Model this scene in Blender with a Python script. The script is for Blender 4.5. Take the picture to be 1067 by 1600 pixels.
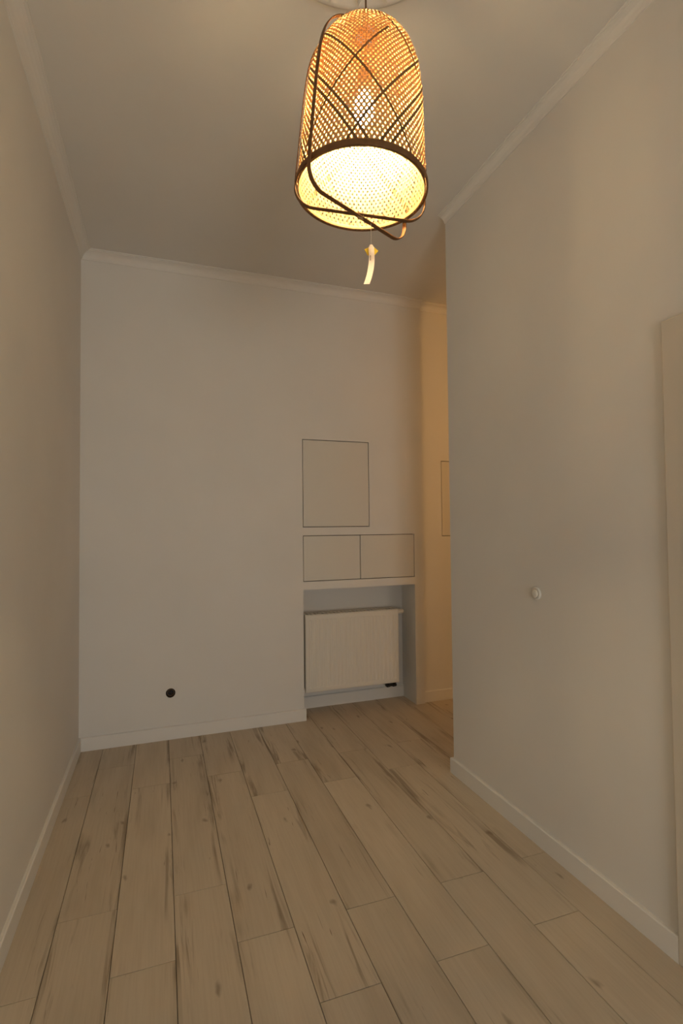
import bpy, bmesh, math, random
from mathutils import Vector, Matrix
random.seed(7)
for o in list(bpy.data.objects):
    bpy.data.objects.remove(o)
sc = bpy.context.scene
COL = sc.collection

# ------------------------------------------------------------------ camera
YAW, PITCH, ROLL, HCAM = math.radians(19.326), math.radians(1.690), math.radians(-0.571), 1.365
r = Vector((math.cos(YAW), -math.sin(YAW), 0)); f = Vector((math.sin(YAW), math.cos(YAW), 0)); u = Vector((0, 0, 1))
f2 = f * math.cos(PITCH) + u * math.sin(PITCH); u2 = u * math.cos(PITCH) - f * math.sin(PITCH)
r3 = r * math.cos(ROLL) + u2 * math.sin(ROLL); u3 = u2 * math.cos(ROLL) - r * math.sin(ROLL)
M = Matrix((r3, u3, -f2)).transposed().to_4x4(); M.translation = Vector((0, 0, HCAM))
cd = bpy.data.cameras.new('camera'); cam = bpy.data.objects.new('camera', cd); COL.objects.link(cam)
cam.matrix_world = M
cd.sensor_fit = 'VERTICAL'; cd.sensor_height = 36; cd.sensor_width = 24
cd.lens = 800.41 / 1600 * 36; cd.clip_start = 0.02
sc.camera = cam

# ------------------------------------------------------------------ view, dusk sky through the window
vs = sc.view_settings
vs.view_transform = 'Standard'; vs.look = 'None'; vs.exposure = 0.0; vs.gamma = 1.0; vs.use_curve_mapping = False
SKY = 12.4; BULB = 680.0; HALL = 27.0
w = bpy.data.worlds.new('dusk_sky'); sc.world = w; w.use_nodes = True
bg = w.node_tree.nodes['Background']; bg.inputs[0].default_value = (1.0, 0.915, 0.84, 1); bg.inputs[1].default_value = SKY

# room dimensions (metres)
XL, XR, YB, YR, ZC = -0.484, 1.526, 3.555, 2.512, 3.13
YREAR = -2.80                       # wall behind the camera
XH0, XH1 = 2.09, 3.25               # hall behind the thick right wall
NB = 3.79                           # back of the niche
NX0, NX1, NZ = 0.9524, 1.8405, 0.919
XP = 1.915                          # end of the pier right of the niche
YP = YB + 0.035                     # passage wall, set back
WIN = (-0.38, 0.95, 0.12, 1.60)      # x0, x1, z0, z1 of the window behind the camera

def area_portal():
    l = bpy.data.lights.new('window_portal', 'AREA'); l.shape = 'RECTANGLE'
    l.size = WIN[1] - WIN[0]; l.size_y = WIN[3] - WIN[2]
    l.cycles.is_portal = True
    o = bpy.data.objects.new('window_portal', l); COL.objects.link(o)
    o.location = ((WIN[0] + WIN[1]) / 2, YREAR - 0.22, (WIN[2] + WIN[3]) / 2)
    o.rotation_euler = (math.radians(90), 0, 0)     # -Z looks along +Y, into the room
area_portal()
hl = bpy.data.lights.new('hall_lamp_light', 'POINT'); hl.energy = HALL; hl.color = (1.0, 0.50, 0.15); hl.shadow_soft_size = 0.05
ho = bpy.data.objects.new('hall_lamp_light', hl); COL.objects.link(ho); ho.location = (2.235, 1.45, 2.35)

# ------------------------------------------------------------------ materials
def mat(name, col, rough=0.6, spec=0.3):
    m = bpy.data.materials.new(name); m.use_nodes = True
    b = m.node_tree.nodes['Principled BSDF']
    b.inputs['Base Color'].default_value = (*col, 1); b.inputs['Roughness'].default_value = rough
    b.inputs['Specular IOR Level'].default_value = spec
    return m
def nd(m, t, **k):
    n = m.node_tree.nodes.new(t)
    for a, v in k.items(): setattr(n, a, v)
    return n
def lk(m, a, b): m.node_tree.links.new(a, b)
def ramp(m, stops):
    n = nd(m, 'ShaderNodeValToRGB'); e = n.color_ramp.elements
    while len(e) < len(stops): e.new(0.5)
    for i, (p, c) in enumerate(stops): e[i].position = p; e[i].color = (*c, 1)
    return n
def mixc(m, blend, fac, a, b):
    n = nd(m, 'ShaderNodeMix', data_type='RGBA', blend_type=blend)
    for sock, v in ((n.inputs[0], fac), (n.inputs[6], a), (n.inputs[7], b)):
        if hasattr(v, 'is_linked'): lk(m, v, sock)
        elif isinstance(v, tuple): sock.default_value = (*v, 1)
        else: sock.default_value = v
    return n.outputs[2]
def plaster(name, c1, c2, bump=0.05, rough=0.65, spec=0.25, scale=220):
    m = mat(name, c1, rough, spec); b = m.node_tree.nodes['Principled BSDF']
    tc = nd(m, 'ShaderNodeTexCoord')
    n = nd(m, 'ShaderNodeTexNoise'); n.inputs['Scale'].default_value = 1.7; n.inputs['Detail'].default_value = 4
    lk(m, tc.outputs['Object'], n.inputs['Vector'])
    rp = ramp(m, [(0.3, c1), (0.7, c2)]); lk(m, n.outputs['Fac'], rp.inputs[0]); lk(m, rp.outputs[0], b.inputs['Base Color'])
    n2 = nd(m, 'ShaderNodeTexNoise'); n2.inputs['Scale'].default_value = scale; n2.inputs['Detail'].default_value = 2
    lk(m, tc.outputs['Object'], n2.inputs['Vector'])
    bp = nd(m, 'ShaderNodeBump'); bp.inputs['Strength'].default_value = bump; bp.inputs['Distance'].default_value = 0.002
    lk(m, n2.outputs['Fac'], bp.inputs['Height']); lk(m, bp.outputs[0], b.inputs['Normal'])
    return m
MW = plaster('white_wall_paint', (0.74, 0.73, 0.71), (0.78, 0.77, 0.75))
MC = plaster('white_ceiling_paint', (0.72, 0.71, 0.69), (0.76, 0.75, 0.73))
MTRIM = plaster('white_satin_trim', (0.78, 0.77, 0.75), (0.80, 0.79, 0.77), 0.01, 0.4, 0.4)
MPLAST = plaster('plaster_ornament', (0.76, 0.75, 0.73), (0.79, 0.78, 0.76), 0.02)
MDOOR = plaster('white_lacquer_panel', (0.70, 0.68, 0.63), (0.71, 0.69, 0.64), 0.004, 0.42, 0.4)
MDARK = plaster('dark_cavity', (0.05, 0.036, 0.024), (0.06, 0.045, 0.03), 0.01, 0.9, 0.1)
MRAD = plaster('radiator_enamel', (0.76, 0.74, 0.68), (0.77, 0.75, 0.69), 0.003, 0.35, 0.5)
MSUB = plaster('dark_underlay', (0.035, 0.028, 0.02), (0.05, 0.04, 0.03), 0.05, 0.95, 0.1)
MCASE = plaster('cream_door_casing', (0.67, 0.62, 0.54), (0.69, 0.64, 0.56), 0.01, 0.45, 0.35)
MBLK = mat('black_plastic', (0.012, 0.011, 0.01), 0.5, 0.4)
MCOP = mat('orange_box_plastic', (0.16, 0.10, 0.055), 0.6, 0.3)
MSWI = mat('switch_white_plastic', (0.80, 0.78, 0.72), 0.3, 0.5)
MMET = mat('brushed_nickel', (0.55, 0.53, 0.5), 0.3, 0.5); MMET.node_tree.nodes['Principled BSDF'].inputs['Metallic'].default_value = 1

def plank_material():
    m = mat('whitewashed_oak', (0.5, 0.42, 0.32), 0.5, 0.3); b = m.node_tree.nodes['Principled BSDF']
    tc = nd(m, 'ShaderNodeTexCoord'); oi = nd(m, 'ShaderNodeObjectInfo')
    # every board gets its own stretch of timber
    sh = nd(m, 'ShaderNodeVectorMath', operation='SCALE'); sh.inputs[0].default_value = (7.3, 41.0, 3.1); lk(m, oi.outputs['Random'], sh.inputs['Scale'])
    ad = nd(m, 'ShaderNodeVectorMath', operation='ADD'); lk(m, tc.outputs['Object'], ad.inputs[0]); lk(m, sh.outputs[0], ad.inputs[1])
    def noise(sx, sy, scale, det, rough=0.55, dist=0.0):
        mp = nd(m, 'ShaderNodeMapping'); mp.inputs['Scale'].default_value = (sx, sy, 1); lk(m, ad.outputs[0], mp.inputs[0])
        n = nd(m, 'ShaderNodeTexNoise'); n.inputs['Scale'].default_value = scale; n.inputs['Detail'].default_value = det
        n.inputs['Roughness'].default_value = rough; n.inputs['Distortion'].default_value = dist
        lk(m, mp.outputs[0], n.inputs['Vector']); return n.outputs['Fac']
    broad = noise(1, 0.16, 9, 3, 0.5, 0.4)
    rp = ramp(m, [(0.25, (0.50, 0.43, 0.335)), (0.45, (0.575, 0.50, 0.398)), (0.75, (0.62, 0.543, 0.437))]); lk(m, broad, rp.inputs[0])
    grain = noise(1, 0.035, 130, 3)
    rg = ramp(m, [(0.32, (0.86, 0.84, 0.82)), (0.6, (1, 1, 1))]); lk(m, grain, rg.inputs[0])
    c = mixc(m, 'MULTIPLY', 0.45, rp.outputs[0], rg.outputs[0])
    # dark sapwood streaks printed along the long sides of each board
    sx = nd(m, 'ShaderNodeSeparateXYZ'); lk(m, tc.outputs['Object'], sx.inputs[0])
    ax = nd(m, 'ShaderNodeMath', operation='ABSOLUTE'); lk(m, sx.outputs['X'], ax.inputs[0])
    side = nd(m, 'ShaderNodeMapRange'); side.inputs['From Min'].default_value = 0.030; side.inputs['From Max'].default_value = 0.078; lk(m, ax.outputs[0], side.inputs['Value'])
    side.inputs['To Min'].default_value = 0.0; side.inputs['To Max'].default_value = 0.17
    st = noise(1, 0.05, 30, 4, 0.62, 0.9)
    ssum = nd(m, 'ShaderNodeMath', operation='ADD'); lk(m, st, ssum.inputs[0]); lk(m, side.outputs[0], ssum.inputs[1])
    rs = ramp(m, [(0.645, (0, 0, 0)), (0.78, (1, 1, 1))]); lk(m, ssum.outputs[0], rs.inputs[0])
    gate = noise(0.6, 0.45, 4.5, 2)
    rgt = ramp(m, [(0.44, (0, 0, 0)), (0.58, (1, 1, 1))]); lk(m, gate, rgt.inputs[0])
    fac = nd(m, 'ShaderNodeMath', operation='MULTIPLY'); lk(m, rs.outputs[0], fac.inputs[0]); lk(m, rgt.outputs[0], fac.inputs[1])
    f2_ = nd(m, 'ShaderNodeMath', operation='MULTIPLY'); lk(m, fac.outputs[0], f2_.inputs[0]); f2_.inputs[1].default_value = 0.68
    c = mixc(m, 'MIX', f2_.outputs[0], c, (0.215, 0.16, 0.105))
    # thin dark checks
    ck = noise(1, 0.06, 75, 2, 0.5, 1.2)
    rc = ramp(m, [(0.70, (0, 0, 0)), (0.76, (1, 1, 1))]); lk(m, ck, rc.inputs[0])
    cf = nd(m, 'ShaderNodeMath', operation='MULTIPLY'); lk(m, rc.outputs[0], cf.inputs[0]); lk(m, rgt.outputs[0], cf.inputs[1])
    c = mixc(m, 'MIX', cf.outputs[0], c, (0.17, 0.12, 0.075))
    # knots
    mp = nd(m, 'ShaderNodeMapping'); mp.inputs['Scale'].default_value = (4.1, 1.9, 1); lk(m, ad.outputs[0], mp.inputs[0])
    wob = nd(m, 'ShaderNodeTexNoise'); wob.inputs['Scale'].default_value = 6; lk(m, mp.outputs[0], wob.inputs['Vector'])
    wm = nd(m, 'ShaderNodeVectorMath', operation='SCALE'); wm.inputs['Scale'].default_value = 0.16; lk(m, wob.outputs['Color'], wm.inputs[0])
    wa = nd(m, 'ShaderNodeVectorMath', operation='ADD'); lk(m, mp.outputs[0], wa.inputs[0]); lk(m, wm.outputs[0], wa.inputs[1])
    vo = nd(m, 'ShaderNodeTexVoronoi', voronoi_dimensions='2D'); vo.inputs['Scale'].default_value = 1.0; lk(m, wa.outputs[0], vo.inputs['Vector'])
    rk = ramp(m, [(0.012, (1, 1, 1)), (0.05, (0, 0, 0))]); lk(m, vo.outputs['Distance'], rk.inputs[0])
    kf = nd(m, 'ShaderNodeMath', operation='MULTIPLY'); lk(m, rk.outputs[0], kf.inputs[0]); kf.inputs[1].default_value = 0.55
    c = mixc(m, 'MIX', kf.outputs[0], c, (0.16, 0.11, 0.07))
    # slight shade difference from board to board
    hv = nd(m, 'ShaderNodeMapRange'); hv.inputs['To Min'].default_value = 0.95; hv.inputs['To Max'].default_value = 1.03; lk(m, oi.outputs['Random'], hv.inputs['Value'])
    vm = nd(m, 'ShaderNodeVectorMath', operation='SCALE'); lk(m, c, vm.inputs[0]); lk(m, hv.outputs[0], vm.inputs['Scale'])
    lk(m, vm.outputs[0], b.inputs['Base Color'])
    bp = nd(m, 'ShaderNodeBump'); bp.inputs['Strength'].default_value = 0.12; bp.inputs['Distance'].default_value = 0.001
    lk(m, grain, bp.inputs['Height']); lk(m, bp.outputs[0], b.inputs['Normal'])
    return m
MPLANK = plank_material()

def bamboo(name, c1, c2, trans, tcol):
    m = mat(name, c1, 0.55, 0.3); b = m.node_tree.nodes['Principled BSDF']
    tc = nd(m, 'ShaderNodeTexCoord'); n = nd(m, 'ShaderNodeTexNoise'); n.inputs['Scale'].default_value = 60; n.inputs['Detail'].default_value = 3
    lk(m, tc.outputs['Object'], n.inputs['Vector'])
    rp = ramp(m, [(0.35, c1), (0.65, c2)]); lk(m, n.outputs['Fac'], rp.inputs[0]); lk(m, rp.outputs[0], b.inputs['Base Color'])
    if trans > 0:
        t = nd(m, 'ShaderNodeBsdfTranslucent'); t.inputs[0].default_value = (*tcol, 1)
        mx = nd(m, 'ShaderNodeMixShader'); mx.inputs[0].default_value = trans
        lk(m, b.outputs[0], mx.inputs[1]); lk(m, t.outputs[0], mx.inputs[2])
        lk(m, mx.outputs[0], m.node_tree.nodes['Material Output'].inputs[0])
    return m
MBAM = bamboo('bamboo_strip', (0.43, 0.285, 0.125), (0.50, 0.345, 0.16), 0.036, (0.85, 0.25, 0.03))
MBAMD = bamboo('dark_bamboo_strip', (0.13, 0.075, 0.03), (0.16, 0.095, 0.04), 0.006, (0.5, 0.22, 0.05))
MHOOP = bamboo('bamboo_hoop', (0.145, 0.066, 0.022), (0.19, 0.09, 0.03), 0.0, (0, 0, 0))
MCORD = mat('brown_cord', (0.20, 0.11, 0.05), 0.6)
MPAPER = bamboo('paper_tag', (0.84, 0.83, 0.80), (0.86, 0.85, 0.82), 0.35, (0.85, 0.8, 0.7))
MYEL = bamboo('yellow_sticker', (0.92, 0.78, 0.07), (0.93, 0.80, 0.08), 0.4, (0.9, 0.65, 0.05))
MINK = mat('grey_print', (0.18, 0.16, 0.14), 0.7)
MSOCK = mat('lamp_holder_plastic', (0.10, 0.07, 0.05), 0.5)
def bulb_material():
    m = bpy.data.materials.new('lit_bulb_glass'); m.use_nodes = True; nt = m.node_tree
    nt.nodes.remove(nt.nodes['Principled BSDF'])
    e = nd(m, 'ShaderNodeEmission'); e.inputs[0].default_value = (1.0, 0.70, 0.34, 1); e.inputs[1].default_value = BULB
    lk(m, e.outputs[0], nt.nodes['Material Output'].inputs[0]); return m
MBULB = bulb_material()
def pane_material():
    m = bpy.data.materials.new('window_glass'); m.use_nodes = True; nt = m.node_tree
    nt.nodes.remove(nt.nodes['Principled BSDF'])
    t = nd(m, 'ShaderNodeBsdfTransparent'); t.inputs[0].default_value = (0.94, 0.96, 0.95, 1)
    g = nd(m, 'ShaderNodeBsdfGlossy'); g.inputs['Roughness'].default_value = 0.02
    fr = nd(m, 'ShaderNodeFresnel'); mx = nd(m, 'ShaderNodeMixShader')
    lk(m, fr.outputs[0], mx.inputs[0]); lk(m, t.outputs[0], mx.inputs[1]); lk(m, g.outputs[0], mx.inputs[2])
    lk(m, mx.outputs[0], nt.nodes['Material Output'].inputs[0]); return m
MGLASS = pane_material()

# ------------------------------------------------------------------ builders
def obj(name, bm, m, parent=None, smooth=False, loc=None, fix=True):
    me = bpy.data.meshes.new(name)
    if fix: bmesh.ops.recalc_face_normals(bm, faces=bm.faces[:])
    bm.to_mesh(me); bm.free(); me.materials.append(m)
    if smooth:
        for p in me.polygons: p.use_smooth = True
    o = bpy.data.objects.new(name, me); COL.objects.link(o)
    if parent: o.parent = parent
    if loc: o.location = loc
    return o
def tag(o, label=None, cat=None, group=None, kind=None):
    if label: o['label'] = label
    if cat: o['category'] = cat
    if group: o['group'] = group
    if kind: o['kind'] = kind
    return o
def struct(o, label, cat): return tag(o, label, cat, kind='structure')
def empty(name, loc=(0, 0, 0)):
    o = bpy.data.objects.new(name, None); o.empty_display_size = 0.05; COL.objects.link(o); o.location = loc; return o
def bx(bm, x0, x1, y0, y1, z0, z1, bev=0.0, seg=2):
    v = [bm.verts.new((x, y, z)) for z in (z0, z1) for y in (y0, y1) for x in (x0, x1)]
    fs = [bm.faces.new([v[i] for i in q]) for q in ((0, 2, 3, 1), (4, 5, 7, 6), (0, 1, 5, 4), (2, 6, 7, 3), (0, 4, 6, 2), (1, 3, 7, 5))]
    if bev > 0:
        es = list({e for fc in fs for e in fc.edges})
        bmesh.ops.bevel(bm, geom=es, offset=bev, segments=seg, affect='EDGES', profile=0.5)
    return bm
def box(name, a, m, parent=None, bev=0.0, seg=2, smooth=False):
    bm = bmesh.new(); bx(bm, *a, bev=bev, seg=seg); return obj(name, bm, m, parent, smooth)
def wall(name, axis, near, far, ca, cb, holes, m, circle=None):
    """slab with rectangular openings. axis 'y': spans x and z; axis 'x': spans y and z"""
    A = sorted({ca[0], ca[1], *[h[i] for h in holes for i in (0, 1)]}); B = sorted({cb[0], cb[1], *[h[i] for h in holes for i in (2, 3)]})
    if circle:
        A = sorted(set(A) | {circle[0] - 0.06, circle[0] + 0.06}); B = sorted(set(B) | {circle[1] - 0.06, circle[1] + 0.06})
    def pt(a, b, d): return (a, d, b) if axis == 'y' else (d, a, b)
    solid = {}
    for i in range(len(A) - 1):
        for j in range(len(B) - 1):
            a, b = (A[i] + A[i + 1]) / 2, (B[j] + B[j + 1]) / 2
            solid[i, j] = not any(h[0] < a < h[1] and h[2] < b < h[3] for h in holes)
    bm = bmesh.new()
    def q(*ps): bm.faces.new([bm.verts.new(p) for p in ps])
    for (i, j), s in solid.items():
        if not s: continue
        a0, a1, b0, b1 = A[i], A[i + 1], B[j], B[j + 1]
        if circle and a0 < circle[0] < a1 and b0 < circle[1] < b1:
            n = 32; c = circle
            for k in range(n):
                t = [2 * math.pi * (k + e) / n for e in (0, 1)]
                inn = [(c[0] + c[2] * math.cos(x), c[1] + c[2] * math.sin(x)) for x in t]
                out = []
                for x in t:
                    s_ = 0.06 / max(abs(math.cos(x)), abs(math.sin(x))); out.append((c[0] + s_ * math.cos(x), c[1] + s_ * math.sin(x)))
                q(pt(*inn[0], near), pt(*inn[1], near), pt(*out[1], near), pt(*out[0], near))
                q(pt(*inn[0], near), pt(*inn[1], near), pt(*inn[1], near + 0.055), pt(*inn[0], near + 0.055))
            ang = [2 * math.pi * k / n for k in range(n)]
            q(*[pt(c[0] + c[2] * math.cos(x), c[1] + c[2] * math.sin(x), near + 0.055) for x in ang])
        else:
            q(pt(a0, b0, near), pt(a1, b0, near), pt(a1, b1, near), pt(a0, b1, near))
        q(pt(a0, b0, far), pt(a0, b1, far), pt(a1, b1, far), pt(a1, b0, far))
        for di, dj, e in ((-1, 0, ((a0, b0), (a0, b1))), (1, 0, ((a1, b0), (a1, b1))), (0, -1, ((a0, b0), (a1, b0))), (0, 1, ((a0, b1), (a1, b1)))):
            if not solid.get((i + di, j + dj), False):
                q(pt(*e[0], near), pt(*e[1], near), pt(*e[1], far), pt(*e[0], far))
    bmesh.ops.remove_doubles(bm, verts=bm.verts, dist=1e-5)
    return obj(name, bm, m)
def lathe(bm, prof, n=32, cx=0, cy=0, cz=0, axis='z', close=False):
    rings = []
    for rr, h in prof:
        ring = []
        for k in range(n):
            t = 2 * math.pi * k / n; a, b = rr * math.cos(t), rr * math.sin(t)
            p = (cx + a, cy + b, cz + h) if axis == 'z' else ((cx + a, cy + h, cz + b) if axis == 'y' else (cx + h, cy + a, cz + b))
            ring.append(bm.verts.new(p))
        rings.append(ring)
    for A, B in zip(rings, rings[1:]):
        for k in range(n): bm.faces.new((A[k], A[(k + 1) % n], B[(k + 1) % n], B[k]))
    if close:
        bm.faces.new(rings[0]); bm.faces.new(rings[-1])
    return bm
def tube(bm, pts, rad, n=10):
    pts = [Vector(p) for p in pts]; prev = None; rings = []
    for i, p in enumerate(pts):
        t = (pts[min(i + 1, len(pts) - 1)] - pts[max(i - 1, 0)]).normalized()
        a = Vector((0, 0, 1)) if abs(t.z) < 0.9 else Vector((1, 0, 0))
        if prev is not None: a = prev
        s = t.cross(a).normalized(); v = s.cross(t).normalized(); prev = v
        rings.append([bm.verts.new(p + rad * (math.cos(2 * math.pi * k / n) * s + math.sin(2 * math.pi * k / n) * v)) for k in range(n)])
    for A, B in zip(rings, rings[1:]):
        for k in range(n): bm.faces.new((A[k], A[(k + 1) % n], B[(k + 1) % n], B[k]))
    bm.faces.new(rings[0]); bm.faces.new(rings[-1])
    return bm

# ------------------------------------------------------------------ floor of laminate boards
fl = box('floor', (XL - 0.1, XH1 + 0.1, YREAR - 0.1, NB + 0.06, -0.06, -0.0105), MSUB)
struct(fl, 'pale whitewashed oak laminate floor running to the niche', 'floor')
X0, PW, PL = 0.0423, 0.193, 1.2
JOINT = {-3: 1.754, -2: 2.048, -1: 1.747, 0: 2.047, 1: 1.750, 2: 1.452, 3: 1.764, 4: 1.461, 5: 1.769, 6: 1.477, 7: 1.782}
plank_mesh = {}
for k in range(-3, 17):
    xa, xb = X0 + k * PW, X0 + (k + 1) * PW
    if k == -3: xa = XL + 0.001
    xb = min(xb, XH1 - 0.001)
    j = JOINT.get(k, 1.77 if k % 2 else 1.47)
    y = j - PL * 5
    while y < NB:
        a, b = max(y, YREAR + 0.001), min(y + PL, NB - 0.001)
        y += PL
        if b - a < 0.02: continue
        if xa > XP - 0.05: b = min(b, YP - 0.001)
        if b - a < 0.02: continue
        key = (round(xb - xa, 4), round(b - a, 4))
        if key not in plank_mesh:
            bm = bmesh.new(); g = 0.0009
            bx(bm, -key[0] / 2 + g, key[0] / 2 - g, -key[1] / 2 + g, key[1] / 2 - g, -0.0104, 0.0)
            top = [e for e in bm.edges if all(abs(v.co.z) < 1e-6 for v in e.verts)]
            bmesh.ops.bevel(bm, geom=top, offset=0.0010, segments=1, affect='EDGES')
            me = bpy.data.meshes.new('floor_plank'); bm.to_mesh(me); bm.free(); me.materials.append(MPLANK); plank_mesh[key] = me
        o = bpy.data.objects.new('plank', plank_mesh[key]); COL.objects.link(o); o.parent = fl
        o.location = ((xa + xb) / 2, (a + b) / 2, 0)

# ------------------------------------------------------------------ walls and ceiling
HATCH = (NX0, 1.4687, 1.366, 2.0015); CAB = (NX0, NX1, 0.9768, 1.3072); PHATCH = (2.105, 2.62, 1.285, 1.887)
BOX = (0.054, 0.295, 0.030)
struct(wall('wall_back', 'y', YB, NB, (XL - 0.1, XP), (0, ZC), [(NX0, NX1, 0, NZ), CAB, HATCH], MW, circle=BOX),
       'white painted end wall with radiator niche and flush hatches', 'wall')
struct(box('wall_niche', (XL - 0.1, XP, NB, NB + 0.06, 0, ZC), MW), 'white back wall of the recess behind the radiator', 'wall')
struct(wall('wall_passage', 'y', YP, NB + 0.06, (XP + 0.0005, XH1), (0, ZC), [PHATCH], MW), 'warmly lit white wall of the passage past the corner', 'wall')
struct(box('wall_left', (XL - 0.12, XL, YREAR, YB - 0.0005, 0, ZC), MW), 'bare white painted wall on the left', 'wall')
DY0, DY1, DZ = 0.31, 1.112, 1.930
struct(wall('wall_right', 'x', XR, XH0, (YREAR, YR), (0, ZC), [(DY0, DY1, 0, DZ)], MW), 'thick white wall on the right ending at the passage corner', 'wall')
struct(wall('wall_rear', 'y', YREAR, YREAR - 0.25, (XL - 0.12, XH1), (0, ZC), [WIN], MW), 'white window wall behind the camera', 'wall')
struct(box('wall_hall', (XH1, XH1 + 0.1, YREAR, NB + 0.06, 0, ZC), MW), 'far white wall of the hall', 'wall')
struct(box('ceiling', (XL - 0.12, XH1 + 0.1, YREAR - 0.25, NB + 0.06, ZC, ZC + 0.1), MC), 'high white painted ceiling', 'ceiling')

# cornices with mitred ends
PROF = [(0, -0.072), (0.007, -0.071), (0.009, -0.063), (0.013, -0.058), (0.020, -0.042), (0.033, -0.027), (0.050, -0.017), (0.066, -0.013), (0.067, -0.008), (0.078, -0.007), (0.080, 0), (0, 0)]
def cornice(name, p0, p1, out, m0, m1, label, sc_=1.0):
    p0, p1, out = Vector(p0), Vector(p1), Vector(out); d = (p1 - p0).normalized(); bm = bmesh.new(); R = []
    for p, mt, s in ((p0, m0, -1), (p1, m1, 1)):
        R.append([bm.verts.new((*(p + out * o + d * (s * mt * o)), ZC + dz - 0.0004)) for o, dz in [(a * sc_, b * sc_) for a, b in PROF]])
    n = len(PROF)
    for i in range(n): bm.faces.new((R[0][i], R[0][(i + 1) % n], R[1][(i + 1) % n], R[1][i]))
    bm.faces.new(R[0]); bm.faces.new(R[1][::-1])
    struct(obj(name, bm, MPLAST), label, 'cornice')
cornice('trim_1', (XL, YREAR), (XL, YB), (1, 0), -1, -1, 'moulded plaster cornice along the left wall', 0.75)
cornice('trim_2', (XL, YB), (XP, YB), (0, -1), -1, 0, 'moulded plaster cornice above the niche wall', 0.75)
cornice('trim_3', (XR, YREAR), (XR, YR), (-1, 0), -1, 0, 'moulded plaster cornice along the right wall', 0.6)
cornice('trim_4', (XP, YP), (XH1, YP), (0, -1), 0, -1, 'moulded plaster cornice along the passage wall', 0.75)

# baseboards
def base(name, p0, p1, out, m0, m1, label, h=0.082, t=0.015):
    p0, p1, out = Vector(p0), Vector(p1), Vector(out); d = (p1 - p0).normalized(); bm = bmesh.new(); R = []
    prof = [(0.0004, 0.0004), (t, 0.0004), (t, h - 0.004), (t - 0.004, h), (0.0004, h)]
    for p, mt, s in ((p0, m0, -1), (p1, m1, 1)):
        R.append([bm.verts.new((*(p + out * o + d * (s * mt * o)), z)) for o, z in prof])
    n = len(prof)
    for i in range(n): bm.faces.new((R[0][i], R[0][(i + 1) % n], R[1][(i + 1) % n], R[1][i]))
    bm.faces.new(R[0]); bm.faces.new(R[1][::-1])
    struct(obj(name, bm, MTRIM), label, 'baseboard')
base('baseboard_left', (XL, YREAR), (XL, YB), (1, 0), -1, -1, 'white baseboard along the left wall')
base('baseboard_back', (XL, YB), (NX0 + 0.012, YB), (0, -1), -1, 0, 'white baseboard left of the radiator niche')
base('baseboard_niche', (NX0, NB), (NX1, NB), (0, -1), 0, 0, 'white baseboard inside the niche under the radiator', 0.088)
base('baseboard_right', (XR, DY1 + 0.083), (XR, YR), (-1, 0), 0, 1, 'white baseboard along the right wall')
base('baseboard_end', (XR, YR), (XH0, YR), (0, 1), 1, 1, 'white baseboard on the end of the right wall')
base('baseboard_passage', (XP, YP), (XH1, YP), (0, -1), 0, -1, 'white baseboard along the passage wall')

# door in the right wall (only the edge of its casing is in view)
d1 = empty('door_1', (XR, (DY0 + DY1) / 2, 0)); struct(d1, 'cream door casing at the right edge past the light switch', 'door')
dy = (DY0 + DY1) / 2
def dpart(name, a, m, bev=0.003, parent=None):
    o = box(name, (a[0] - XR, a[1] - XR, a[2] - dy, a[3] - dy, a[4], a[5]), m, parent or d1, bev); return o
CW = 0.083
dpart('casing', (XR - 0.016, XR + 0.002, DY1, DY1 + CW, 0.001, DZ + CW), MCASE, 0.004)
dpart('casing', (XR - 0.016, XR + 0.002, DY0 - CW, DY0, 0.001, DZ + CW), MCASE, 0.004)
dpart('casing', (XR - 0.016, XR + 0.002, DY0, DY1, DZ, DZ + CW), MCASE, 0.004)
for a, b, z0, z1 in ((DY1 - 0.022, DY1 - 0.001, 0.001, DZ - 0.001), (DY0 + 0.001, DY0 + 0.022, 0.001, DZ - 0.001), (DY0 + 0.022, DY1 - 0.022, DZ - 0.022, DZ - 0.001)):
    dpart('jamb', (XR + 0.003, XR + 0.30, a, b, z0, z1), MTRIM, 0.002)
leaf = dpart('door_leaf', (XR + 0.055, XR + 0.095, DY0 + 0.024, DY1 - 0.024, 0.008, DZ - 0.025), MDOOR, 0.003)
for z0, z1 in ((0.15, 0.85), (0.98, 1.80)):
    dpart('raised_panel', (XR + 0.047, XR + 0.056, DY0 + 0.13, DY1 - 0.13, z0, z1), MDOOR, 0.006, leaf)
bm = bmesh.new(); tube(bm, [(0.056, DY0 + 0.09 - dy, 1.0), (0.012, DY0 + 0.09 - dy, 1.0), (0.008, DY0 + 0.11 - dy, 1.0), (0.008, DY0 + 0.20 - dy, 1.0)], 0.009, 12)
obj('door_handle', bm, MMET, leaf, True)

# window behind the camera
w1 = empty('window_1', ((WIN[0] + WIN[1]) / 2, YREAR - 0.12, WIN[2])); struct(w1, 'white casement window in the wall behind the camera', 'window')
ww, wh = WIN[1] - WIN[0] - 0.002, WIN[3] - WIN[2] - 0.002
def wpart(name, a, m, bev=0.004): return box(name, a, m, w1, bev)
for s in (-1, 1):
    a, b = sorted((s * ww / 2, s * (ww / 2 - 0.07))); wpart('frame_stile', (a, b, -0.03, 0.03, 0.001, wh), MTRIM)
    a, b = sorted((s * 0.04, s * (ww / 2 - 0.071))); box('pane', (a, b, -0.004, 0.004, 0.0715, wh - 0.0715), MGLASS, w1)
wpart('mullion', (-0.04, 0.04, -0.035, 0.035, 0.0705, wh - 0.0705), MTRIM)
for z in (0.001, wh - 0.07): wpart('frame_rail', (-ww / 2 + 0.0705, ww / 2 - 0.0705, -0.03, 0.03, z, z + 0.069), MTRIM)
wpart('window_sill', (-ww / 2 - 0.05, ww / 2 + 0.05, 0.121, 0.28, -0.035, -0.001), MTRIM, 0.006)

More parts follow.
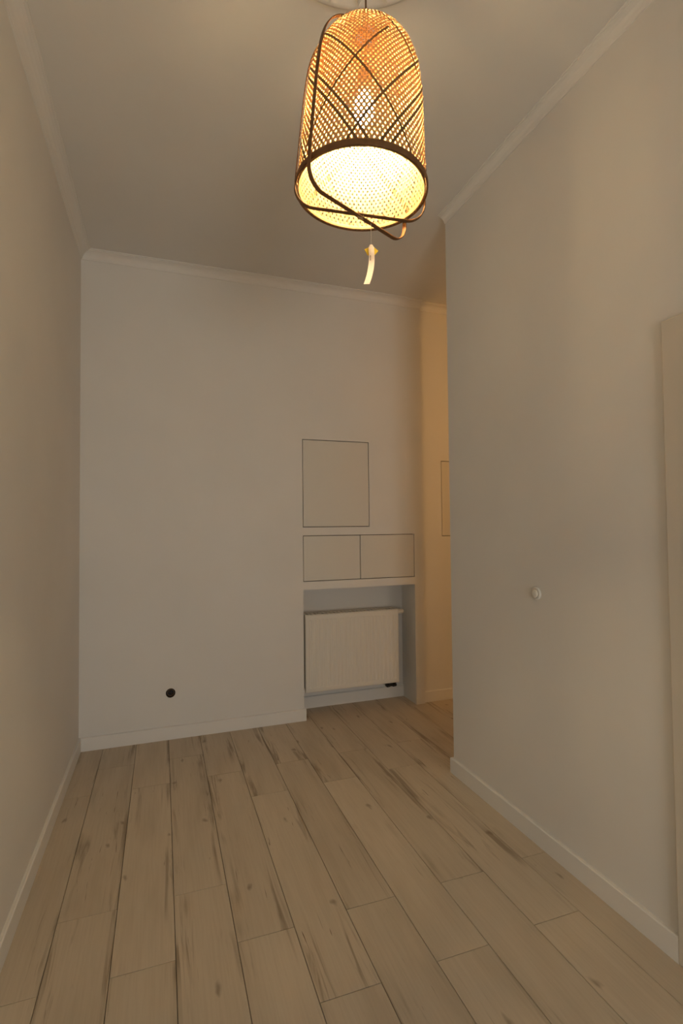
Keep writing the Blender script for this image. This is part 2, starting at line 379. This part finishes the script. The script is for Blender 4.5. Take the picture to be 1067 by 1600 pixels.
# ------------------------------------------------------------------ flush wall cupboards
def cupboard(name, rect, ysurf, doors, label, cat='cupboard'):
    x0, x1, z0, z1 = rect; cx = (x0 + x1) / 2
    t = empty(name, (cx, ysurf + 0.022, z0)); tag(t, label, cat)
    bm = bmesh.new(); e = 0.0006; D = 0.19
    L, Rr, B, T = x0 + e - cx, x1 - e - cx, e, z1 - z0 - e
    th = 0.003
    bx(bm, L, Rr, D, D + th, B, T)
    bx(bm, L, L + th, 0, D, B, T); bx(bm, Rr - th, Rr, 0, D, B, T)
    bx(bm, L, Rr, 0, D, B, B + th); bx(bm, L, Rr, 0, D, T - th, T)
    obj('body', bm, MDARK, t)
    for a, b in doors:
        g = 0.0046; ga = g if a == x0 else 0.0026; gb = g if b == x1 else 0.0026
        dr = box('door', (a + ga - cx, b - gb - cx, -0.0205, -0.0015, g, z1 - z0 - g), MDOOR, t, 0.0012)
    return t
cupboard('wall_cupboard', HATCH, YB, [(HATCH[0], HATCH[1])], 'tall white flush hatch door standing alone above the paired doors')
cupboard('wall_cupboard', CAB, YB, [(CAB[0], 1.3924), (1.3924, CAB[1])], 'low white cupboard with two flush doors directly above the radiator niche')
cupboard('wall_cupboard', PHATCH, YP, [(PHATCH[0], PHATCH[1])], 'hatch in the orange lit passage wall, half hidden by the right wall')

# ------------------------------------------------------------------ radiator
RX0, RX1, RZ0, RZ1, RYF = 0.984, 1.732, 0.163, 0.722, 3.625
rd = empty('radiator', ((RX0 + RX1) / 2, 3.675, 0)); tag(rd, 'white ribbed steel panel radiator hung in the wall niche', 'radiator')
hw = (RX1 - RX0) / 2
def radiator_panel(yoff, flip):
    bm = bmesh.new(); n = 22; prof = []
    edge = 0.022
    prof.append((-hw, 0.006)); prof.append((-hw + 0.004, 0)); prof.append((-hw + edge, 0))
    pitch = (2 * hw - 2 * edge) / n
    for i in range(n):
        a = -hw + edge + i * pitch
        prof += [(a + pitch * 0.18, 0), (a + pitch * 0.32, 0.0028), (a + pitch * 0.68, 0.0028), (a + pitch * 0.82, 0)]
    prof += [(hw - edge, 0), (hw - 0.004, 0), (hw, 0.006)]
    zs = [(RZ0, 1.0), (RZ0 + 0.004, 0.3), (RZ0 + 0.03, 0.0), (RZ0 + 0.042, -1), (RZ1 - 0.042, -1), (RZ1 - 0.03, 0), (RZ1 - 0.004, 0.3), (RZ1, 1)]
    rows = []
    for z, c in zs:
        row = []
        for x, d in prof:
            y = d if c == -1 else (0 if abs(x) < hw - 0.003 else d)
            if c > 0: y = max(y, 0.006 * c)
            row.append(bm.verts.new((x, yoff + (y if not flip else -y), z)))
        rows.append(row)
    for A, B in zip(rows, rows[1:]):
        for i in range(len(A) - 1): bm.faces.new((A[i], A[i + 1], B[i + 1], B[i]))
    # back skin of the panel
    back = [bm.verts.new((x, yoff + (0.014 if not flip else -0.014), z)) for x, z in ((-hw, RZ0), (hw, RZ0), (hw, RZ1), (-hw, RZ1))]
    bm.faces.new(back)
    bm.faces.new([rows[0][0], back[0], back[1]] + rows[0][:0:-1])
    bm.faces.new([rows[-1][0]] + rows[-1][1:] + [back[2], back[3]])
    bm.faces.new([row[0] for row in rows] + [back[3], back[0]]); bm.faces.new([row[-1] for row in rows] + [back[2], back[1]])
    return bm
obj('front_panel', radiator_panel(RYF - 3.675, False), MRAD, rd)
obj('rear_panel', radiator_panel(0.055, True), MRAD, rd)
for s in (-1, 1):
    a, b = sorted((s * hw, s * (hw - 0.002))); box('side_cover', (a, b, -0.034, 0.039, RZ0 + 0.03, RZ1 - 0.004), MRAD, rd, 0.0006)
bm = bmesh.new(); bx(bm, -hw, hw, -0.044, -0.036, RZ1 + 0.0005, RZ1 + 0.004); bx(bm, -hw, hw, 0.044, 0.052, RZ1 + 0.0005, RZ1 + 0.004)
for i in range(25):
    x = -hw + (2 * hw - 0.012) * i / 24; bx(bm, x, x + 0.012, -0.036, 0.044, RZ1 + 0.0005, RZ1 + 0.004)
obj('top_grille', bm, MRAD, rd)
bm = bmesh.new(); lathe(bm, [(0.010, hw + 0.0005), (0.010, hw + 0.008), (0.0165, hw + 0.009), (0.0175, hw + 0.03), (0.0165, hw + 0.055), (0.012, hw + 0.058)], 24, 0, -0.01, RZ1 - 0.022, 'x', True)
obj('thermostat_head', bm, MSWI, rd, True)
# twin valve block at the bottom right with its pipes into the wall
vx = hw - 0.055
bm = bmesh.new()
for dx in (-0.025, 0.025):
    lathe(bm, [(0.010, 0.012), (0.010, 0.030), (0.014, 0.031), (0.014, 0.048), (0.009, 0.05)][::-1], 14, vx + dx, -0.006, RZ0 - 0.052, 'z', True)
    lathe(bm, [(0.011, -0.042), (0.011, -0.014)], 14, vx + dx, 0.0, RZ0 - 0.019, 'y', True)
bx(bm, vx - 0.042, vx + 0.042, -0.022, 0.008, RZ0 - 0.034, RZ0 - 0.008, 0.003)
obj('valve_block', bm, MBLK, rd)
bm = bmesh.new()
for dx in (-0.025, 0.025):
    tube(bm, [(vx + dx, -0.006, RZ0 - 0.03), (vx + dx, 0.03, RZ0 - 0.032), (vx + dx, 0.098, RZ0 - 0.032)], 0.008, 10)
obj('pipe', bm, MSWI, rd, True)
for s in (-1, 1):
    bm = bmesh.new(); bx(bm, s * 0.24 - 0.02, s * 0.24 + 0.02, 0.0565, 0.1145, RZ0 + 0.08, RZ1 - 0.08, 0.002); obj('wall_bracket', bm, MRAD, rd)

# ------------------------------------------------------------------ small fittings
jb = empty('junction_box', (BOX[0], YB, BOX[1])); tag(jb, 'open round empty junction box low in the end wall', 'junction box')
bm = bmesh.new(); lathe(bm, [(0.0295, 0.0), (0.0295, 0.045), (0.0275, 0.045), (0.0275, 0.002), (0.0295, 0.0)], 32, 0, 0, 0, 'y'); obj('rim_cup', bm, MDARK, jb, True)
bm = bmesh.new(); lathe(bm, [(0.0215, 0.004), (0.0215, 0.012), (0.0190, 0.012), (0.0190, 0.004), (0.0215, 0.004)], 32, 0.001, 0, 0.001, 'y'); obj('inner_ring', bm, MCOP, jb, True)
bm = bmesh.new(); lathe(bm, [(0.027, 0.030), (0.027, 0.033)], 32, 0, 0, 0, 'y', True); obj('back_plate', bm, MBLK, jb)
for k, c in enumerate(((0.10, 0.05, 0.02), (0.02, 0.03, 0.07))):
    bm = bmesh.new(); s = -1 if k else 1
    tube(bm, [(s * 0.004, 0.029, -0.018), (s * 0.008, 0.018, -0.008), (-s * 0.006, 0.013, 0.004), (-s * 0.010, 0.020, 0.014)], 0.0018, 8)
    obj('wire', bm, mat('wire_sheath_%d' % k, c, 0.5), jb, True)

sw = empty('light_switch', (XR, 1.815, 1.071)); tag(sw, 'small round white light switch on the right wall', 'light switch')
bm = bmesh.new(); lathe(bm, [(0.0275, -0.0005), (0.028, -0.004), (0.026, -0.008), (0.019, -0.010), (0.0185, -0.008)], 32, 0, 0, 0, 'x', True); obj('cover_ring', bm, MSWI, sw, True)
bm = bmesh.new(); lathe(bm, [(0.018, -0.0085), (0.0178, -0.0135), (0.014, -0.0155), (0.004, -0.016)], 32, 0, 0, 0, 'x', True); obj('rocker', bm, MSWI, sw, True)

# ------------------------------------------------------------------ ceiling rose
LX, LY, LZ = 0.508, 1.2617, 2.2686
TILT = 0.0418                       # the shade hangs slightly out of plumb
CX, CY = LX + r.x * TILT * 0.44, LY + r.y * TILT * 0.44
rs = empty('ceiling_rose', (CX, CY, ZC)); tag(rs, 'white plaster ceiling rose above the bamboo pendant lamp', 'ceiling rose')
bm = bmesh.new(); lathe(bm, [(0.335, -0.0004), (0.335, -0.008), (0.325, -0.014), (0.312, -0.014), (0.303, -0.008), (0.16, -0.008), (0.15, -0.018), (0.135, -0.022), (0.12, -0.018), (0.115, -0.012), (0.04, -0.016), (0.001, -0.016)], 96)
obj('disc', bm, MPLAST, rs, True)
def leaf_mesh():
    bm = bmesh.new(); n = 10; rows = []
    for i in range(n + 1):
        t = i / n; x = 0.165 + 0.145 * t
        hwid = 0.026 * math.sin(math.pi * min(1, t * 0.93 + 0.07)) ** 0.7 * (1 + 0.18 * math.sin(t * 22))
        hwid = max(hwid, 0.002); row = []
        for k in range(7):
            s = k / 3 - 1
            z = -0.008 - 0.022 * (1 - abs(s) ** 1.6) * math.sin(math.pi * (0.15 + 0.8 * t)) - 0.012 * t * (1 - s * s)
            row.append(bm.verts.new((x - 0.008 * abs(s), s * hwid, z)))
        rows.append(row)
    for A, B in zip(rows, rows[1:]):
        for k in range(6): bm.faces.new((A[k], A[k + 1], B[k + 1], B[k]))
    return bm
lf = obj('leaf', leaf_mesh(), MPLAST, rs, True)
for k in range(1, 20):
    c = lf.copy(); COL.objects.link(c); c.parent = rs; c.rotation_euler = (0, 0, 2 * math.pi * k / 20)

# ------------------------------------------------------------------ bamboo pendant lamp
lamp = empty('pendant_lamp', (LX, LY, LZ)); LM = Matrix.Translation((LX, LY, LZ)) @ Matrix.Rotation(TILT, 4, f); lamp.rotation_euler = Matrix.Rotation(TILT, 3, f).to_euler(); LMI = LM.inverted(); tag(lamp, 'lit woven bamboo pendant lamp hanging from the ceiling', 'pendant lamp')
R0, H0, RS, NE = 0.1735, 0.4375, 0.1449, 7.79
def prof_r(t): return (R0 + (RS - R0) * t) * max(1 - t ** NE, 0) ** 0.474
PR = []
for i in range(2001):
    t = 1 - (1 - i / 2000) ** 1.6
    rr = prof_r(t)
    if rr < 0.030: break
    PR.append((rr, H0 * t))
ARC = [0.0]; PHI = [0.0]; ALP = []
for i, (rr, z) in enumerate(PR):
    h = z / H0
    if rr > 0.135: al = math.radians(31 + 15 * h)
    else: al = math.radians(46 + (78 - 46) * ((0.135 - rr) / 0.105))
    ALP.append(al)
    if i:
        ds = math.hypot(rr - PR[i - 1][0], z - PR[i - 1][1]); ARC.append(ARC[-1] + ds)
        PHI.append(PHI[-1] + ds * math.tan(al) / rr)
NS = 80
def interp(ph):
    import bisect
    i = min(max(bisect.bisect_left(PHI, ph), 1), len(PHI) - 1); a = (ph - PHI[i - 1]) / max(PHI[i] - PHI[i - 1], 1e-12)
    g = lambda A: A[i - 1] + (A[i] - A[i - 1]) * a
    rr = PR[i - 1][0] + (PR[i][0] - PR[i - 1][0]) * a; z = PR[i - 1][1] + (PR[i][1] - PR[i - 1][1]) * a
    dr, dz = PR[i][0] - PR[i - 1][0], PR[i][1] - PR[i - 1][1]; L = math.hypot(dr, dz)
    return rr, z, g(ALP), dr / L, dz / L
STEP = math.pi / NS
SAMP = [interp(k * STEP) for k in range(int(PHI[-1] / STEP) + 1)]
def strip(bm, fam, i, wscale=1.0, lift=0.0):
    sg = 1 if fam == 0 else -1; th0 = 2 * math.pi * (i + (0 if fam == 0 else 0)) / NS
    rstop = 0.0 if i % 2 == 0 else 0.116 + 0.03 * ((i * 37) % 11) / 11
    prev = None
    for k, (rr, z, al, dr, dz) in enumerate(SAMP):
        if rr < rstop: break
        th = th0 + sg * k * STEP
        e = Vector((math.cos(th), math.sin(th), 0)); tt = Vector((-math.sin(th), math.cos(th), 0))
        mer = e * dr + Vector((0, 0, dz)); nrm = e * dz - Vector((0, 0, dr))
        T = mer * math.cos(al) + tt * sg * math.sin(al); b = T.cross(nrm).normalized()
        sp = 2 * math.pi * rr / NS * math.cos(al)
        if rr < 0.13: sp *= 1 + min(1, (0.13 - rr) / 0.02)
        wd = min(max(0.57 * sp, 0.0026), 0.0076) * wscale
        off = 0.0008 * (1 if (k % 2 == 0) else -1) * sg + lift
        P = e * rr + Vector((0, 0, z)) + nrm * off
        cur = (bm.verts.new(P - b * wd / 2), bm.verts.new(P + b * wd / 2))
        if prev: bm.faces.new((prev[0], prev[1], cur[1], cur[0]))
        prev = cur
DARK = {(0, 3), (0, 17), (0, 24), (0, 41), (0, 52), (0, 58), (0, 60), (0, 71), (0, 80), (1, 5), (1, 12), (1, 30), (1, 37), (1, 44), (1, 55), (1, 57), (1, 66), (1, 83)}
bm = bmesh.new()
for fam in (0, 1):
    for i in range(NS):
        if (fam, i) not in DARK: strip(bm, fam, i)
tag(obj('woven_shade', bm, MBAM, lamp, fix=False), 'lattice of pale bamboo strips', kind='stuff')
for fam, i in sorted(DARK):
    bm = bmesh.new(); strip(bm, fam, i, 1.15, 0.0017); o = obj('dark_strip', bm, MBAMD, lamp, fix=False); o['label'] = 'darker brown bamboo strip in the weave'

def band(bm, pts, side, nrm, wd, th, closed=False):
    """flat bamboo lath swept along pts; side / nrm are per-point frames"""
    rings = []
    for p, s_, n_ in zip(pts, side, nrm):
        rings.append([bm.verts.new(p + s_ * a * wd / 2 + n_ * b * th / 2) for a, b in ((-1, -0.6), (-0.7, -1), (0.7, -1), (1, -0.6), (1, 0.6), (0.7, 1), (-0.7, 1), (-1, 0.6))])
    m_ = len(rings)
    for i in range(m_ if closed else m_ - 1):
        A, B = rings[i], rings[(i + 1) % m_]
        for k in range(8): bm.faces.new((A[k], A[(k + 1) % 8], B[(k + 1) % 8], B[k]))
    if not closed: bm.faces.new(rings[0]); bm.faces.new(rings[-1])
def ring_band(name, rad, z, wd, th, m):
    bm = bmesh.new(); n = 96; P, S, N = [], [], []
    for k in range(n):
        t = 2 * math.pi * k / n; e = Vector((math.cos(t), math.sin(t), 0)); P.append(e * rad + Vector((0, 0, z))); S.append(Vector((0, 0, 1))); N.append(e)
    band(bm, P, S, N, wd, th, True); return obj(name, bm, m, lamp, True)
ring_band('rim_hoop', R0 + 0.0035, 0.005, 0.0155, 0.0035, MHOOP)
ring_band('inner_rim_hoop', R0 - 0.0035, 0.004, 0.011, 0.003, MBAM)
ring_band('top_ring', 0.033, H0 - 0.001, 0.008, 0.003, MHOOP)

LAT, DEP = r.copy(), f.copy()
def loop(name, d, zbot, clear, rc_b, wd):
    d = d.normalized(); side = Vector((-d.y, d.x, 0)); half = []
    wb = R0 + clear
    for i in range(9): half.append((i / 8 * (wb - rc_b), zbot))
    for i in range(1, 9):
        a = math.pi / 2 * i / 8; half.append((wb - rc_b + rc_b * math.sin(a), zbot + rc_b * (1 - math.cos(a))))
    for i in range(1, 61):                      # then up along the shade, a finger's breadth off it, and over the dome
        t = 1 - (1 - i / 60) ** 2.2; e = 1e-3
        q0, q1 = prof_r(max(t - e, 0)), prof_r(min(t + e, 1)); dz = H0 * (min(t + e, 1) - max(t - e, 0)); L = math.hypot(q1 - q0, dz)
        x, z = prof_r(t) + clear * dz / L, H0 * t + clear * (q0 - q1) / L
        if z > zbot + rc_b + 0.004 and x > 0.004 and i < 60: half.append((x, z))
    half.append((0, H0 + clear))
    path = half[:-1] + [(-x, z) for x, z in half[::-1]][:-1]
    P = [d * x + Vector((0, 0, z)) for x, z in path]; n = len(P); S = [side] * n; N = []
    for i in range(n):
        t = (P[(i + 1) % n] - P[i - 1]).normalized(); N.append(side.cross(t).normalized())
    bm = bmesh.new(); band(bm, P, S, N, wd, 0.0034, True)
    return obj(name, bm, MHOOP, lamp, True)
loop('frame_hoop', -0.72 * LAT - 0.69 * DEP, -0.068, 0.0105, 0.050, 0.0130)
loop('frame_hoop', -0.985 * LAT - 0.17 * DEP, -0.061, 0.0055, 0.050, 0.0130)
# raffia knot where the hoops cross
bm = bmesh.new()
for k in range(3):
    c = [Vector((0.010 * math.cos(a) + 0.003 * (k - 1), 0.004 * (k - 1), -0.0645 + 0.007 * math.sin(a))) for a in [2 * math.pi * q / 14 for q in range(15)]]
    tube(bm, c, 0.0012, 6)
obj('raffia_knot', bm, MBAM, lamp, True)

# bulb, holder, cord, canopy
bm = bmesh.new()
lathe(bm, [(0.001, 0.190), (0.012, 0.1915), (0.021, 0.196), (0.0260, 0.204), (0.0280, 0.214), (0.0275, 0.240), (0.0240, 0.254), (0.0170, 0.266), (0.0135, 0.272)], 24, close=True)
obj('light_bulb', bm, MBULB, lamp, True)
bm = bmesh.new(); lathe(bm, [(0.0135, 0.2725), (0.0195, 0.274), (0.0205, 0.300), (0.0205, 0.325), (0.016, 0.336), (0.006, 0.345), (0.005, 0.352)], 24, close=True)
obj('lamp_holder', bm, MSOCK, lamp, True)
bm = bmesh.new(); tube(bm, [(0, 0, 0.350), (0, 0, 0.43), LMI @ Vector((CX, CY, LZ + 0.47)), LMI @ Vector((CX, CY, ZC - 0.062))], 0.0028, 8); obj('cord', bm, MCORD, lamp, True)
bm = bmesh.new(); lathe(bm, [(0.045, ZC - 0.0175), (0.045, ZC - 0.03), (0.036, ZC - 0.052), (0.012, ZC - 0.064), (0.004, ZC - 0.066)], 32, CX, CY, close=True); bmesh.ops.transform(bm, matrix=LMI, verts=bm.verts); obj('canopy', bm, MSWI, lamp, True)

# paper tag hanging on a thread from the crossing hoops
tg = empty('price_tag', (LX, LY, LZ)); tag(tg, 'white paper tag with yellow sticker dangling below the lamp', 'tag')
A = LAT * 0.027 + DEP * 0.0255
bm = bmesh.new(); tube(bm, [A + Vector((0, 0, -0.0705)), A + Vector((0, 0, -0.10)), A + Vector((0, 0, -0.134))], 0.0006, 6); obj('thread', bm, MPAPER, tg)
def paper(name, outline, m, yoff, th=0.0006, curve=True, par=None):
    """outline in (lateral, drop) metres, extruded, bent along its length"""
    bm = bmesh.new(); fr, bk = [], []
    for x, z in outline:
        bend = -0.9 * max(0, -(z + 0.03)) ** 2 * 1.6 if curve else 0
        p = A + LAT * (x + bend) + DEP * (yoff - ((0.42 * max(0, -z) + 0.6 * max(0, -z) ** 2) if curve else -0.1 * z)) + Vector((0, 0, -0.132 + z))
        fr.append(bm.verts.new(p)); bk.append(bm.verts.new(p + DEP * th))
    n = len(outline) // 2          # left side down, right side up: bridge as a strip
    for i in range(n - 1):
        j = len(outline) - 1 - i
        bm.faces.new((fr[i], fr[i + 1], fr[j - 1], fr[j])); bm.faces.new((bk[j], bk[j - 1], bk[i + 1], bk[i]))
    m_ = len(outline)
    for i in range(m_): bm.faces.new((fr[i], fr[(i + 1) % m_], bk[(i + 1) % m_], bk[i]))
    return obj(name, bm, m, par or tg)
N_ = 14; W_ = 0.0078
left = [(-0.003, 0.003), (-W_, -0.006)] + [(-W_, -0.006 - 0.135 * i / N_) for i in range(1, N_ + 1)]
right = [(-x, z) for x, z in left[::-1]]
STRIP = paper('paper_strip', left + right, MPAPER, 0.0)
paper('sticker', [(0.0, -0.001), (-0.019, -0.010), (-0.010, -0.028), (0.007, -0.030), (0.0195, -0.015), (0.006, -0.002)], MYEL, 0.0012, curve=False, par=STRIP)
for z0, z1 in ((-0.036, -0.042), (-0.0435, -0.0475), (-0.049, -0.054)):
    paper('print_mark', [(-0.0045, z0), (-0.0045, z1), (-0.0022, z1), (-0.0022, z0)], MINK, -0.0005, 0.0003, par=STRIP)
